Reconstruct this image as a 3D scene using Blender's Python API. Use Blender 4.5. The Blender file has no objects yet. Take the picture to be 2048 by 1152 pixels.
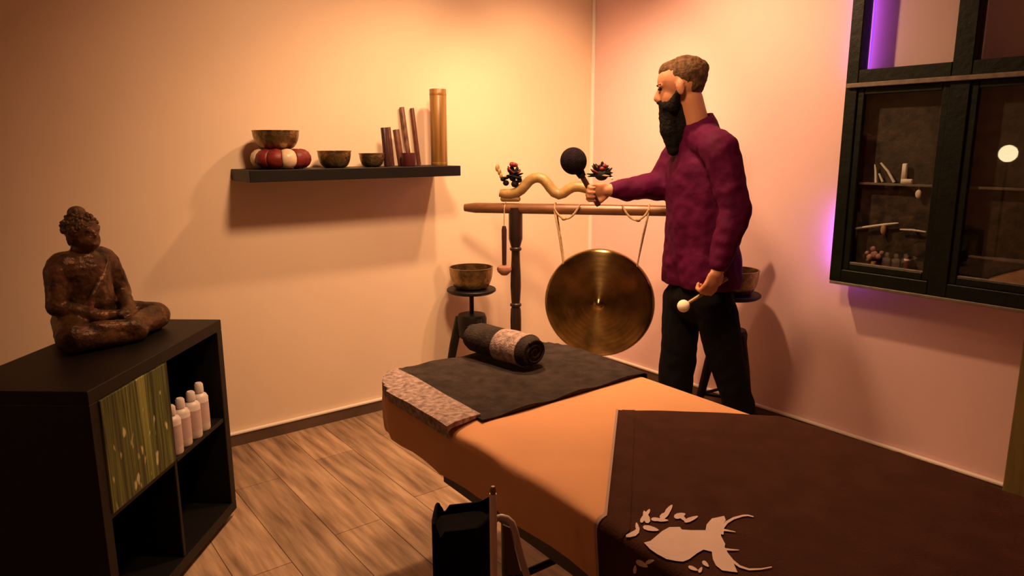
import bpy, math, random
from mathutils import Vector, Matrix, Euler, noise
random.seed(7)
S = bpy.context.scene
COL = S.collection
# ------------------------------------------------------------------ camera
F, YAW, PIT, ROLL = 1418.0, .6484, .1974, -.0034
CAM = Vector((-3.122, -3.292, 1.38))
fw = Vector((math.sin(YAW)*math.cos(PIT), math.cos(YAW)*math.cos(PIT), -math.sin(PIT)))
r0 = Vector((math.cos(YAW), -math.sin(YAW), 0)); u0 = r0.cross(fw)
rt = math.cos(ROLL)*r0 + math.sin(ROLL)*u0
up = -math.sin(ROLL)*r0 + math.cos(ROLL)*u0
cd = bpy.data.cameras.new('camera'); cam = bpy.data.objects.new('camera', cd); COL.objects.link(cam)
m = Matrix((rt, up, -fw)).transposed().to_4x4(); m.translation = CAM
cam.matrix_world = m
cd.sensor_width = 36; cd.lens = F/2048*36; cd.clip_start = .02
S.camera = cam
def onplane(x, y, n, c):
    n = Vector(n); d = fw + rt*((x-1024)/F) + up*((576-y)/F)
    return CAM + d*((c-n.dot(CAM))/n.dot(d))
def PZ(x, y, z): return onplane(x, y, (0,0,1), z)
def PY(x, y, v): return onplane(x, y, (0,1,0), v)
def PX(x, y, v): return onplane(x, y, (1,0,0), v)
# ------------------------------------------------------------------ world, light, exposure
S.view_settings.view_transform = 'Standard'; S.view_settings.look = 'None'
S.view_settings.gamma = 1; S.view_settings.use_curve_mapping = False
S.view_settings.exposure = 0.0
w = bpy.data.worlds.new('world'); S.world = w; w.use_nodes = True
w.node_tree.nodes['Background'].inputs[0].default_value = (.05,.03,.02,1)
w.node_tree.nodes['Background'].inputs[1].default_value = .02
WARM = (1.0, .56, .28)
LAMP = Vector((-1.25, -1.0, 2.50))       # rail lamp with spot heads
SPOTS = [  # offset along the rail, target, watts, cone degrees, softness
    (Vector((.42, .05, 0)), Vector((-.35, -.1, .95)), 84, 92, .04),
    (Vector((.10, .05, 0)), Vector((-1.35, 0, .45)), 85, 95, .05),
    (Vector((-.15, -.05, 0)), Vector((-1.75, -1.85, .5)), 150, 92, .05),
    (Vector((.25, -.05, 0)), Vector((0, -1.3, .95)), 108, 118, .04),
]
FILL = Vector((-1.95, -1.75, 2.62)); FILL_W = 190
GLOBE = Vector((-4.55, -.82, 1.30)); GLOBE_STRENGTH = 13.0
LED_STRENGTH = 75.0
# ------------------------------------------------------------------ materials
def mat(name, col, rough=.6, metal=0., var=.0, scale=8., bump=0., bscale=60., stretch=(1,1,1), col2=None, rnd=0., spec=.5, sheen=0., detail=4, rings=False):
    M = bpy.data.materials.new(name); M.use_nodes = True
    n = M.node_tree.nodes; l = M.node_tree.links; b = n['Principled BSDF']
    b.inputs['Roughness'].default_value = rough; b.inputs['Metallic'].default_value = metal
    b.inputs['Specular IOR Level'].default_value = spec
    if sheen: b.inputs['Sheen Weight'].default_value = sheen
    tc = n.new('ShaderNodeTexCoord'); mp = n.new('ShaderNodeMapping'); mp.inputs['Scale'].default_value = stretch
    l.new(tc.outputs['Object'], mp.inputs['Vector'])
    c2 = col2 or tuple(max(0, c*(1-var)) for c in col)
    no = n.new('ShaderNodeTexNoise'); no.inputs['Scale'].default_value = scale; no.inputs['Detail'].default_value = detail
    l.new(mp.outputs[0], no.inputs['Vector'])
    rp = n.new('ShaderNodeValToRGB'); rp.color_ramp.elements[0].position = .32; rp.color_ramp.elements[1].position = .68
    rp.color_ramp.elements[0].color = (*c2, 1); rp.color_ramp.elements[1].color = (*col, 1)
    l.new(no.outputs['Fac'], rp.inputs[0]); out = rp.outputs[0]
    if rnd:
        oi = n.new('ShaderNodeObjectInfo'); hs = n.new('ShaderNodeHueSaturation'); mr = n.new('ShaderNodeMapRange')
        mr.inputs['To Min'].default_value = 1-rnd; mr.inputs['To Max'].default_value = 1+rnd
        l.new(oi.outputs['Random'], mr.inputs[0]); l.new(mr.outputs[0], hs.inputs['Value']); l.new(out, hs.inputs['Color']); out = hs.outputs[0]
    l.new(out, b.inputs['Base Color'])
    if bump:
        n2 = n.new('ShaderNodeTexNoise'); n2.inputs['Scale'].default_value = bscale; n2.inputs['Detail'].default_value = 3
        l.new(mp.outputs[0], n2.inputs['Vector']); bp = n.new('ShaderNodeBump'); bp.inputs['Strength'].default_value = bump; bp.inputs['Distance'].default_value = .01
        hs_ = n2.outputs['Fac']
        if rings:
            ln = n.new('ShaderNodeVectorMath'); ln.operation = 'LENGTH'; l.new(tc.outputs['Object'], ln.inputs[0])
            mu = n.new('ShaderNodeMath'); mu.operation = 'MULTIPLY'; mu.inputs[1].default_value = 1500.; l.new(ln.outputs['Value'], mu.inputs[0])
            si = n.new('ShaderNodeMath'); si.operation = 'SINE'; l.new(mu.outputs[0], si.inputs[0])
            ad = n.new('ShaderNodeMath'); ad.operation = 'MULTIPLY_ADD'; ad.inputs[1].default_value = .55; l.new(si.outputs[0], ad.inputs[0]); l.new(hs_, ad.inputs[2]); hs_ = ad.outputs[0]
            b.inputs['Anisotropic'].default_value = .85; b.inputs['Anisotropic Rotation'].default_value = .25; tg_ = n.new('ShaderNodeTangent'); tg_.direction_type = 'RADIAL'; tg_.axis = 'Z'; l.new(tg_.outputs[0], b.inputs['Tangent'])
        l.new(hs_, bp.inputs['Height']); l.new(bp.outputs[0], b.inputs['Normal'])
    return M
def emis(name, col, s):
    M = bpy.data.materials.new(name); M.use_nodes = True
    b = M.node_tree.nodes['Principled BSDF']; b.inputs['Base Color'].default_value = (*col,1)
    b.inputs['Emission Color'].default_value = (*col,1); b.inputs['Emission Strength'].default_value = s
    return M
def glassmat(name, tint=(.93,.95,.93)):
    M = bpy.data.materials.new(name); M.use_nodes = True
    n = M.node_tree.nodes; l = M.node_tree.links
    n.remove(n['Principled BSDF'])
    t = n.new('ShaderNodeBsdfTransparent'); t.inputs[0].default_value = (*tint,1)
    g = n.new('ShaderNodeBsdfGlossy'); g.inputs['Roughness'].default_value = .015
    ge = n.new('ShaderNodeNewGeometry'); dt = n.new('ShaderNodeVectorMath'); dt.operation = 'DOT_PRODUCT'   # Schlick reflectance, the same from both sides
    l.new(ge.outputs['Normal'], dt.inputs[0]); l.new(ge.outputs['Incoming'], dt.inputs[1])
    def mth(op, a, b=None):
        x = n.new('ShaderNodeMath'); x.operation = op
        for i_, q_ in enumerate((a, b)):
            if q_ is None: continue
            if isinstance(q_, float): x.inputs[i_].default_value = q_
            else: l.new(q_, x.inputs[i_])
        return x.outputs[0]
    fr = mth('ADD', mth('MULTIPLY', mth('POWER', mth('SUBTRACT', 1.0, mth('ABSOLUTE', dt.outputs['Value'])), 5.0), .94), .06)
    mx = n.new('ShaderNodeMixShader'); l.new(fr, mx.inputs[0]); l.new(t.outputs[0], mx.inputs[1]); l.new(g.outputs[0], mx.inputs[2])
    l.new(mx.outputs[0], n['Material Output'].inputs[0])
    return M
def bamboo_print():
    M = bpy.data.materials.new('bamboo_print'); M.use_nodes = True
    n = M.node_tree.nodes; l = M.node_tree.links; b = n['Principled BSDF']; b.inputs['Roughness'].default_value = .45
    tc = n.new('ShaderNodeTexCoord')
    def nz(stretch, scale, det=2):
        mp = n.new('ShaderNodeMapping'); mp.inputs['Scale'].default_value = stretch; l.new(tc.outputs['Object'], mp.inputs[0])
        x = n.new('ShaderNodeTexNoise'); x.inputs['Scale'].default_value = scale; x.inputs['Detail'].default_value = det; l.new(mp.outputs[0], x.inputs[0]); return x.outputs['Fac']
    rp = n.new('ShaderNodeValToRGB'); e = rp.color_ramp.elements
    e[0].position = .30; e[0].color = (.012,.016,.004,1); e[1].position = .72; e[1].color = (.34,.36,.09,1)
    for p, c in ((.40,(.03,.045,.008,1)),(.46,(.13,.17,.028,1)),(.50,(.010,.016,.003,1)),(.55,(.17,.21,.035,1)),(.60,(.014,.022,.004,1)),(.65,(.20,.24,.045,1))):
        q = e.new(p); q.color = c
    l.new(nz((1,1,.03), 27), rp.inputs[0])
    r2 = n.new('ShaderNodeValToRGB'); r2.color_ramp.elements[0].position = .66; r2.color_ramp.elements[1].position = .74
    r2.color_ramp.elements[0].color = (0,0,0,1); r2.color_ramp.elements[1].color = (.8,.75,.45,1)
    l.new(nz((1,1,.45), 42, 1), r2.inputs[0])
    mx = n.new('ShaderNodeMix'); mx.data_type = 'RGBA'; mx.blend_type = 'ADD'; mx.inputs[0].default_value = .7
    l.new(rp.outputs[0], mx.inputs[6]); l.new(r2.outputs[0], mx.inputs[7]); l.new(mx.outputs[2], b.inputs['Base Color'])
    return M
MT = {}
MT['wall_cream'] = mat('wall_cream', (.84,.66,.50), .85, var=.04, scale=3, bump=.05, bscale=220)
MT['wall_pink'] = mat('wall_pink', (.84,.58,.57), .85, var=.04, scale=3, bump=.05, bscale=220)
MT['ceil'] = mat('ceiling_paint', (.78,.70,.58), .9)
MT['subfloor'] = mat('subfloor', (.05,.035,.025), .9)
MT['plank'] = mat('oak_plank', (.50,.34,.22), .40, col2=(.17,.10,.06), scale=9, stretch=(3.2,.32,1), bump=.12, bscale=30, rnd=.20, detail=7)
MT['skirt'] = mat('skirting_brown', (.13,.075,.05), .5, var=.3, scale=5)
MT['cap'] = mat('white_cap', (.85,.78,.70), .45)
MT['olive'] = mat('olive_wood', (.20,.15,.04), .5, var=.4, scale=6, stretch=(4,4,.5))
MT['black_wood'] = mat('black_brown_wood', (.008,.006,.005), .5, spec=.3, var=.3, scale=10, stretch=(1,6,1))
MT['dark_in'] = mat('dark_board', (.010,.008,.007), .6)
MT['sheet'] = mat('peach_sheet', (.80,.40,.19), .8, var=.06, scale=6, bump=.25, bscale=9, sheen=0)
MT['vinyl'] = mat('dark_vinyl', (.02,.017,.016), .5)
MT['metal_dark'] = mat('dark_metal', (.03,.03,.03), .4, metal=.6)
MT['towel'] = mat('grey_towel', (.060,.044,.038), .95, spec=.1, var=.45, scale=26, bump=.5, bscale=160, sheen=0)
MT['towel_light'] = mat('pale_towel_stripe', (.58,.42,.38), .95, col2=(.20,.135,.12), scale=60, bump=.6, bscale=180, sheen=0)
MT['blanket'] = mat('brown_blanket', (.082,.032,.021), .95, spec=.08, var=.25, scale=14, bump=.25, bscale=240, sheen=0)
MT['hem'] = mat('pale_hem', (.50,.34,.28), .9)
MT['print'] = mat('cream_print', (.90,.70,.64), .8, var=.06, scale=30)
MT['brass'] = mat('gong_brass', (.52,.37,.15), .26, metal=1, var=.72, scale=7, bump=.06, bscale=38, rings=True)
MT['brass_rim'] = mat('gong_rim', (.55,.40,.18), .25, metal=1, var=.3, scale=20)
MT['bowl'] = mat('bowl_bronze', (.36,.25,.11), .33, metal=.9, var=.55, scale=30, bump=.35, bscale=70)
MT['post'] = mat('stand_wood', (.028,.012,.008), .38, var=.4, scale=8, stretch=(6,6,1))
MT['beam'] = mat('beam_wood', (.20,.085,.035), .33, var=.35, scale=8, stretch=(2,2,6))
MT['serpent'] = mat('golden_wood', (.40,.25,.085), .45, var=.4, scale=14, bump=.2, bscale=50)
MT['tuft'] = mat('dark_tuft', (.007,.006,.007), .7, spec=.2)
MT['redtuft'] = mat('red_tuft', (.25,.015,.02), .6, var=.4, scale=40)
MT['whitebit'] = mat('white_petal', (.7,.68,.6), .6)
MT['rope'] = mat('rope', (.50,.33,.17), .9, var=.4, scale=90)
MT['felt'] = mat('dark_felt', (.014,.008,.012), .95, spec=.1, var=.5, scale=40, bump=.5, bscale=140, sheen=0)
MT['felt_pink'] = mat('pink_felt', (.42,.19,.13), .9, var=.3, scale=30)
MT['felt_white'] = mat('white_felt', (.85,.72,.55), .9)
MT['stick'] = mat('mallet_stick', (.30,.19,.06), .4, var=.3, scale=20)
MT['stickdark'] = mat('dark_stick', (.04,.012,.012), .4)
MT['stool'] = mat('black_stool', (.008,.006,.005), .5, spec=.3)
MT['bamboo'] = mat('bamboo_tube', (.33,.18,.045), .33, col2=(.14,.062,.016), scale=16, stretch=(3,3,.15))
MT['stickpat'] = mat('patterned_stick', (.24,.12,.075), .5, col2=(.07,.018,.012), scale=40, stretch=(1,1,.5))
MT['redstick'] = mat('red_brown_stick', (.16,.045,.028), .5, var=.5, scale=25)
MT['redcup'] = mat('dark_red_cup', (.07,.010,.010), .5)
MT['brocade'] = mat('red_brocade', (.23,.018,.014), .5, var=.5, scale=30, bump=.2, bscale=60)
MT['cream_satin'] = mat('cream_satin', (.72,.55,.38), .35, var=.3, scale=20)
MT['statue'] = mat('statue_bronze', (.20,.095,.043), .42, metal=.4, col2=(.030,.015,.009), scale=16, bump=.5, bscale=55)
MT['statue_hair'] = mat('statue_hair', (.24,.13,.06), .42, metal=.3, col2=(.07,.035,.018), scale=60, bump=1., bscale=90)
MT['bottle'] = mat('white_bottle', (.80,.72,.68), .35, var=.05, scale=10)
MT['label_pink'] = mat('bottle_label', (.66,.50,.48), .5, var=.12, scale=40)
MT['green_frame'] = mat('green_frame', (.005,.009,.004), .5, spec=.25, var=.5, scale=14, bump=.2, bscale=40)
MT['paleedge'] = mat('pale_bead', (.22,.17,.13), .5, var=.4, scale=30)
MT['glass'] = glassmat('window_glass')
MT['slate'] = mat('dark_slate', (.075,.043,.024), .8, col2=(.012,.007,.005), scale=24, bump=.4, bscale=40, detail=8)
MT['led'] = emis('purple_led', (.50,.10,1.0), LED_STRENGTH); MT['led_dim'] = emis('purple_led_dim', (.42,.08,1.0), 1.3); MT['led_mid'] = emis('purple_led_mid', (.50,.10,1.0), 16.0)
MT['orn_white'] = mat('ornament_white', (.9,.82,.76), .5)
MT['orn_wood'] = mat('ornament_wood', (.52,.30,.14), .5, var=.3, scale=30)
MT['orn_pink'] = mat('ornament_pink', (.55,.28,.27), .6, var=.5, scale=50)
MT['skin'] = mat('skin', (.50,.215,.11), .55, var=.12, scale=20)
MT['hair'] = mat('hair', (.13,.066,.026), .8, spec=.2, col2=(.040,.022,.010), scale=60, bump=.4, bscale=120)
MT['beard'] = mat('beard', (.007,.005,.004), .9, spec=.15, var=.5, scale=60, bump=.5, bscale=120)
MT['shirt'] = mat('plum_shirt', (.082,.003,.036), .75, spec=.12, var=.22, scale=10, bump=.35, bscale=26, sheen=0)
MT['trousers'] = mat('black_trousers', (.0035,.003,.004), .95, spec=.15, bump=.3, bscale=24)
MT['shoe'] = mat('black_shoe', (.005,.004,.004), .5)
MT['bag'] = mat('black_bag', (.006,.005,.006), .95, spec=.1, bump=.3, bscale=30)
MT['pale_metal'] = mat('pale_enamel', (.85,.68,.64), .4)
MT['grey_tube'] = mat('grey_tube', (.55,.44,.40), .4)
MT['brown_panel'] = mat('brown_panel', (.10,.055,.035), .6)
MT['bamboo_print'] = bamboo_print()
MT['globe'] = emis('globe_glow', (1.0,.70,.40), GLOBE_STRENGTH)
MT['bulb'] = emis('bulb_glow', (1.0,.70,.40), 3.0)
MT['lamp_white'] = mat('lamp_white', (.8,.78,.74), .4)
# ------------------------------------------------------------------ mesh helpers
class MB:
    def __init__(s): s.v = []; s.f = []
    def add(s, v, f):
        k = len(s.v); s.v += [Vector(p) for p in v]; s.f += [tuple(i+k for i in q) for q in f]; return s
    def box(s, a, b, M=None, bev=0.):
        (x0,y0,z0),(x1,y1,z1) = a, b
        if bev <= 0:
            v = [(x0,y0,z0),(x1,y0,z0),(x1,y1,z0),(x0,y1,z0),(x0,y0,z1),(x1,y0,z1),(x1,y1,z1),(x0,y1,z1)]
            f = [(3,2,1,0),(4,5,6,7),(0,1,5,4),(1,2,6,5),(2,3,7,6),(3,0,4,7)]
        else:   # chamfered in the xy outline and on top/bottom
            def loop(i, z):
                return [(x0+i+bev,y0+i,z),(x1-i-bev,y0+i,z),(x1-i,y0+i+bev,z),(x1-i,y1-i-bev,z),(x1-i-bev,y1-i,z),(x0+i+bev,y1-i,z),(x0+i,y1-i-bev,z),(x0+i,y0+i+bev,z)]
            L = [loop(bev*.7,z0),loop(0,z0+bev),loop(0,z1-bev),loop(bev*.7,z1)]
            v = sum(L, []); f = [tuple(range(7,-1,-1)), tuple(range(24,32))]
            for k in range(3):
                for i in range(8): j=(i+1)%8; f.append((k*8+i,k*8+j,k*8+8+j,k*8+8+i))
        if M is not None: v = [M @ Vector(p) for p in v]
        return s.add(v, f)
    def lathe(s, prof, n=32, M=None, cap=True):
        v = []; f = []
        for (r,z) in prof:
            for i in range(n):
                a = 2*math.pi*i/n; v.append(Vector((r*math.cos(a), r*math.sin(a), z)))
        for k in range(len(prof)-1):
            for i in range(n):
                j=(i+1)%n; f.append((k*n+i,k*n+j,(k+1)*n+j,(k+1)*n+i))
        if cap:
            if prof[0][0] > 1e-5: f.append(tuple(range(n-1,-1,-1)))
            if prof[-1][0] > 1e-5: f.append(tuple(range((len(prof)-1)*n, len(prof)*n)))
        if M is not None: v = [M @ p for p in v]
        return s.add(v, f)
    def tube(s, pts, rad, n=10, cap=True):
        pts = [Vector(p) for p in pts]
        rad = rad if isinstance(rad, (list,tuple)) else [rad]*len(pts)
        t0 = (pts[1]-pts[0]).normalized(); a = t0.orthogonal().normalized(); v=[]; f=[]
        for i,p in enumerate(pts):
            t = (pts[min(i+1,len(pts)-1)]-pts[max(i-1,0)]).normalized()
            a = (a - t*a.dot(t)).normalized(); b = t.cross(a)
            for k in range(n):
                q = 2*math.pi*k/n; v.append(p + (a*math.cos(q)+b*math.sin(q))*rad[i])
        for i in range(len(pts)-1):
            for k in range(n):
                j=(k+1)%n; f.append((i*n+k,i*n+j,(i+1)*n+j,(i+1)*n+k))
        if cap: f.append(tuple(range(n-1,-1,-1))); f.append(tuple(range((len(pts)-1)*n,len(pts)*n)))
        return s.add(v, f)
    def ell(s, c, r, R=None, n=18, m=12):
        c = Vector(c); r = r if isinstance(r,(tuple,list)) else (r,r,r); v=[]; f=[]
        for i in range(1,m):
            th = math.pi*i/m
            for k in range(n):
                ph = 2*math.pi*k/n; p = Vector((r[0]*math.sin(th)*math.cos(ph), r[1]*math.sin(th)*math.sin(ph), -r[2]*math.cos(th)))
                v.append(c + (R @ p if R else p))
        e0 = Vector((0,0,-r[2])); e1 = Vector((0,0,r[2]))
        v += [c+(R@e0 if R else e0), c+(R@e1 if R else e1)]; A=(m-1)*n; B=A+1
        for i in range(m-2):
            for k in range(n): j=(k+1)%n; f.append((i*n+k,i*n+j,(i+1)*n+j,(i+1)*n+k))
        for k in range(n): j=(k+1)%n; f.append((A,j,k)); f.append((B,(m-2)*n+k,(m-2)*n+j))
        return s.add(v, f)
    def cap(s, p0, r0, p1, r1, n=16):
        p0=Vector(p0); p1=Vector(p1); d=(p1-p0); L=d.length; R=d.to_track_quat('Z','Y').to_matrix().to_4x4(); R.translation=p0
        prof=[]
        for i in range(6): a=math.pi/2*(i/5-1); prof.append((max(1e-6,r0*math.cos(a)), r0*math.sin(a)))
        for i in range(6): a=math.pi/2*(i/5); prof.append((max(1e-6,r1*math.cos(a)), L+r1*math.sin(a)))
        return s.lathe(prof, n, R, cap=False)
    def prism(s, poly, z0, z1):
        n=len(poly); v=[(x,y,z0) for x,y in poly]+[(x,y,z1) for x,y in poly]
        f=[tuple(range(n-1,-1,-1)),tuple(range(n,2*n))]+[(i,(i+1)%n,n+(i+1)%n,n+i) for i in range(n)]
        return s.add(v,f)
    def grid(s, fn, nu, nv, thick=0.):
        v=[]; f=[]
        for i in range(nu+1):
            for j in range(nv+1): v.append(Vector(fn(i/nu, j/nv)))
        W=nv+1
        for i in range(nu):
            for j in range(nv): f.append((i*W+j,(i+1)*W+j,(i+1)*W+j+1,i*W+j+1))
        return s.add(v,f)
    def mesh(s, name, org):
        me = bpy.data.meshes.new(name); me.from_pydata([p-org for p in s.v], [], s.f); me.update(); return me
    def build(s, name, material, parent=None, org=None, smooth=False, **tags):
        root = parent
        while root is not None and root.parent is not None: root = root.parent
        o0 = root.location.copy() if root is not None else Vector(org if org is not None else (0,0,0))
        me = s.mesh(name, o0); o = bpy.data.objects.new(name, me); COL.objects.link(o)
        me.materials.append(MT[material] if isinstance(material,str) else material)
        if smooth:
            for p in me.polygons: p.use_smooth = True
            if smooth != 'all':
                try: me.set_sharp_from_angle(angle=math.radians(40))
                except Exception: pass
        if root is not None: o.parent = parent
        else: o.location = o0
        for k,v in tags.items(): o[k] = v
        return o
def empty(name, loc, label, category, group=None):
    o = bpy.data.objects.new(name, None); COL.objects.link(o); o.location = loc; o.empty_display_size = .05
    o['label'] = label; o['category'] = category
    if group: o['group'] = group
    return o
def finish(o, mods):
    for t, kw in mods:
        md = o.modifiers.new(t, t)
        for k,v in kw.items(): setattr(md,k,v)
    dg = bpy.context.evaluated_depsgraph_get(); dg.update()
    me = bpy.data.meshes.new_from_object(o.evaluated_get(dg)); o.modifiers.clear()
    mats = [x for x in o.data.materials]; old = o.data; o.data = me; me.name = o.name
    me.materials.clear()
    for x in mats: me.materials.append(x)
    for p in me.polygons: p.use_smooth = True
    bpy.data.meshes.remove(old)
    return o
def voxel(o, size, it=6, noise_amp=0., nscale=.1):
    mods = [('REMESH', dict(mode='VOXEL', voxel_size=size)), ('SMOOTH', dict(factor=.5, iterations=it))]
    finish(o, mods)
    if noise_amp:
        nm = [v.normal.copy() for v in o.data.vertices]
        for v, k in zip(o.data.vertices, nm):
            p = v.co/nscale; v.co += k*noise_amp*(noise.noise(Vector((p.x,p.y,p.z*.6)))+.5*noise.noise(p*2.3))
        o.data.update()
    return o
def T(loc, rz=0., rx=0., ry=0.):
    M = Euler((rx,ry,rz)).to_matrix().to_4x4(); M.translation = Vector(loc); return M
# ------------------------------------------------------------------ the room
X0, Y0, H = -6.0, -4.7, 2.8
def slab(name, a, b, m, **k): return MB().box(a,b).build(name, m, kind='structure', **k)
slab('wall_left', (X0-.1,0,-.05), (.1,.1,H), 'wall_cream')
slab('wall_right', (0,Y0,-.05), (.1,0,H), 'wall_pink')
slab('wall_back', (X0-.1,Y0,-.05), (X0,0,H), 'wall_cream')
slab('wall_front', (X0-.1,Y0-.1,-.05), (.1,Y0,H), 'wall_pink')
slab('ceiling', (X0-.1,Y0-.1,H), (.1,.1,H+.1), 'ceil')
fl = slab('floor', (X0,Y0,-.05), (0,0,-.006), 'subfloor')
PW, PL = .185, 1.24
x = 0.0; k = 0
while x > X0+.01:
    x1 = x; x2 = max(X0, x-PW); y = 0.0 + ((k*.47) % 1)*PL*.98
    while y > Y0+.01:
        ya = min(0, y); yb = max(Y0, y-PL)
        if ya-yb > .02:
            MB().box((x2+.0012,yb+.0012,-.006),(x1-.0012,ya-.0012,0)).build('plank','plank',fl)
        y -= PL
    x = x2; k += 1
def skirting(name, a, b, ca, cb):
    o = MB().box(a,b).build(name,'skirt',kind='structure')
    MB().box(ca,cb,bev=.003).build('cap_strip','cap',o, label='white strip along the top of the skirting')
skirting('baseboard_left', (X0,-.014,0),(0,0,.056), (X0,-.020,.056),(-.0,0,.068))
skirting('baseboard_right', (-.014,-2.40,0),(0,-.02,.056), (-.020,-2.40,.056),(0,-.02,.068))
MB().tube([(-.007,-.007,.07),(-.007,-.007,H)], .014, 10).build('trim_1','cap',smooth=True,kind='structure')
MB().box((-.05,-2.95,0),(0,-2.405,.70),bev=.004).build('trim_2','olive',kind='structure')

# ------------------------------------------------------------------ ceiling lamp and its spots
cl = empty('ceiling_lamp', LAMP+Vector((0,0,.18)), 'white ceiling lamp plate with four tilted spot heads on a rail', 'ceiling lamp')
MB().box(LAMP+Vector((-.55,-.03,.14)),LAMP+Vector((.55,.03,.18)),None,.004).build('rail','lamp_white',cl)
for off, tg, watts, cone, soft in SPOTS:
    p = LAMP+off; d = (tg-p).normalized(); M = d.to_track_quat('-Z','Y').to_matrix().to_4x4(); M.translation = p
    MB().tube([Vector((p.x,LAMP.y,p.z+.145)), p+Vector((0,0,.11)), p-d*.07], .008).build('arm','lamp_white',cl,smooth=True)
    hd = MB().lathe([(.02,.085),(.032,.075),(.042,.0),(.038,.0),(.03,.06),(.001,.06)], 24, M, cap=False).build('spot_head','lamp_white',cl,smooth=True)
    MB().ell(M @ Vector((0,0,.035)), (.022,.022,.022)).build('bulb','bulb',hd,smooth=True)
    ld = bpy.data.lights.new('spot_light','SPOT'); ld.energy = watts; ld.color = WARM; ld.spot_size = math.radians(cone); ld.spot_blend = .9; ld.shadow_soft_size = soft
    lo = bpy.data.objects.new('spot_light', ld); COL.objects.link(lo); M2 = M.copy(); M2.translation = p+d*.012; lo.matrix_world = M2
# unseen pendant over the table, added as soft fill for the shelf's shadow
pl = empty('fill_lamp', Vector((FILL.x,FILL.y,H)), 'round paper-shade fill lamp, added out of view above the massage table', 'ceiling lamp')
MB().tube([(FILL.x,FILL.y,H),(FILL.x,FILL.y,FILL.z+.09)],.004).build('cable','metal_dark',pl,smooth=True)
MB().lathe([(.05,.0),(.05,-.02),(.001,-.025)],24,T((FILL.x,FILL.y,H)),cap=False).build('canopy','lamp_white',pl,smooth=True)
MB().lathe([(.03,.09),(.14,.075),(.19,.02),(.20,-.01)],32,T(FILL),cap=False).build('shade','lamp_white',pl,smooth=True)
ld = bpy.data.lights.new('fill_light','SPOT'); ld.energy = FILL_W; ld.color = WARM; ld.spot_size = math.radians(112); ld.spot_blend = 1.; ld.shadow_soft_size = .16
lo = bpy.data.objects.new('fill_light', ld); COL.objects.link(lo); q_ = (Vector((-1.15,-.2,.75))-FILL).normalized().to_track_quat('-Z','Y').to_matrix().to_4x4(); q_.translation = FILL+Vector((0,0,-.03)); lo.matrix_world = q_
# globe floor lamp (seen mirrored in the window pane)
gl = empty('globe_lamp', (GLOBE.x,GLOBE.y,0), 'floor lamp with a glowing white globe on a slim black pole', 'floor lamp')
MB().lathe([(.001,0),(.14,0),(.14,.015),(.02,.025),(.001,.025)],32,T((GLOBE.x,GLOBE.y,0))).build('base','metal_dark',gl,smooth=True)
MB().tube([(GLOBE.x,GLOBE.y,.02),(GLOBE.x,GLOBE.y,GLOBE.z-.068)],.011).build('pole','metal_dark',gl,smooth=True)
MB().ell(GLOBE,.075,n=28,m=18).build('globe','globe',gl,smooth='all')

# ------------------------------------------------------------------ cabinet (2 x 2 cubes), statue, bottles, bamboo picture
CT = .689; cc, cs = math.cos(CT), math.sin(CT); CO = Vector((-2.4575,-.6724,0))
def CB(u,v,z): return CO + Vector((u*cc+v*cs, -u*cs+v*cc, z))
CM = Matrix(((cc,cs,0,CO.x),(-cs,cc,0,CO.y),(0,0,1,0),(0,0,0,1)))
cab = empty('cube_cabinet', CB(-.195,-.385,0), 'black-brown cabinet of four open cubes standing under the seated statue', 'cabinet')
def cpart(name, a, b, mt='black_wood', bev=.002): return MB().box(a,b,CM,bev).build(name,mt,cab)
cpart('top_panel',(-.39,-.77,.732),(0,0,.77)); cpart('bottom_panel',(-.39,-.77,.03),(0,0,.068))
cpart('side_panel',(-.39,-.77,.068),(0,-.732,.732)); cpart('side_panel',(-.39,-.038,.068),(0,0,.732))
cpart('divider',(-.385,-.393,.068),(-.004,-.377,.732)); cpart('shelf',(-.385,-.377,.392),(-.004,-.038,.408)); cpart('shelf',(-.385,-.732,.392),(-.004,-.393,.408))
cpart('back_panel',(-.388,-.732,.068),(-.384,-.038,.732),'dark_in',0); cpart('plinth',(-.37,-.75,0),(-.03,-.03,.03),'dark_in',0)
MB().box((-.10,-.7315,.409),(.004,-.3935,.7312),CM,.002).build('bamboo_picture','bamboo_print',org=CB(-.05,-.56,.4085),
    label='green bamboo stalk picture panel filling an upper cube of the black cabinet', category='picture')
for i in range(4):
    b0 = CB(-.030-.003*(i%2), -.338+.066*i, .4085)
    h = .145 if i != 3 else .152
    t = empty('lotion_bottle', b0, ['white bottle in the cabinet cube, right beside the bamboo picture','white bottle in the cabinet cube, second from the bamboo picture','white bottle in the cabinet cube, third from the bamboo picture','white bottle in the cabinet cube, farthest from the bamboo picture'][i], 'bottle', 'white bottles in the cabinet')
    MB().lathe([(.001,0),(.026,0),(.0275,.004),(.0275,h*.78),(.022,h*.85),(.012,h*.88),(.012,h*.91)],24,T(b0)).build('body','bottle',t,smooth=True)
    MB().lathe([(.0278,h*.18),(.0278,h*.68)],24,T(b0),cap=False).build('paper_label','label_pink',t,smooth=True)
    MB().lathe([(.015,h*.90),(.0155,h*.92),(.0145,h*1.08),(.010,h*1.12),(.001,h*1.12)],20,T(b0)).build('cap','bottle',t,smooth=True)
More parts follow.
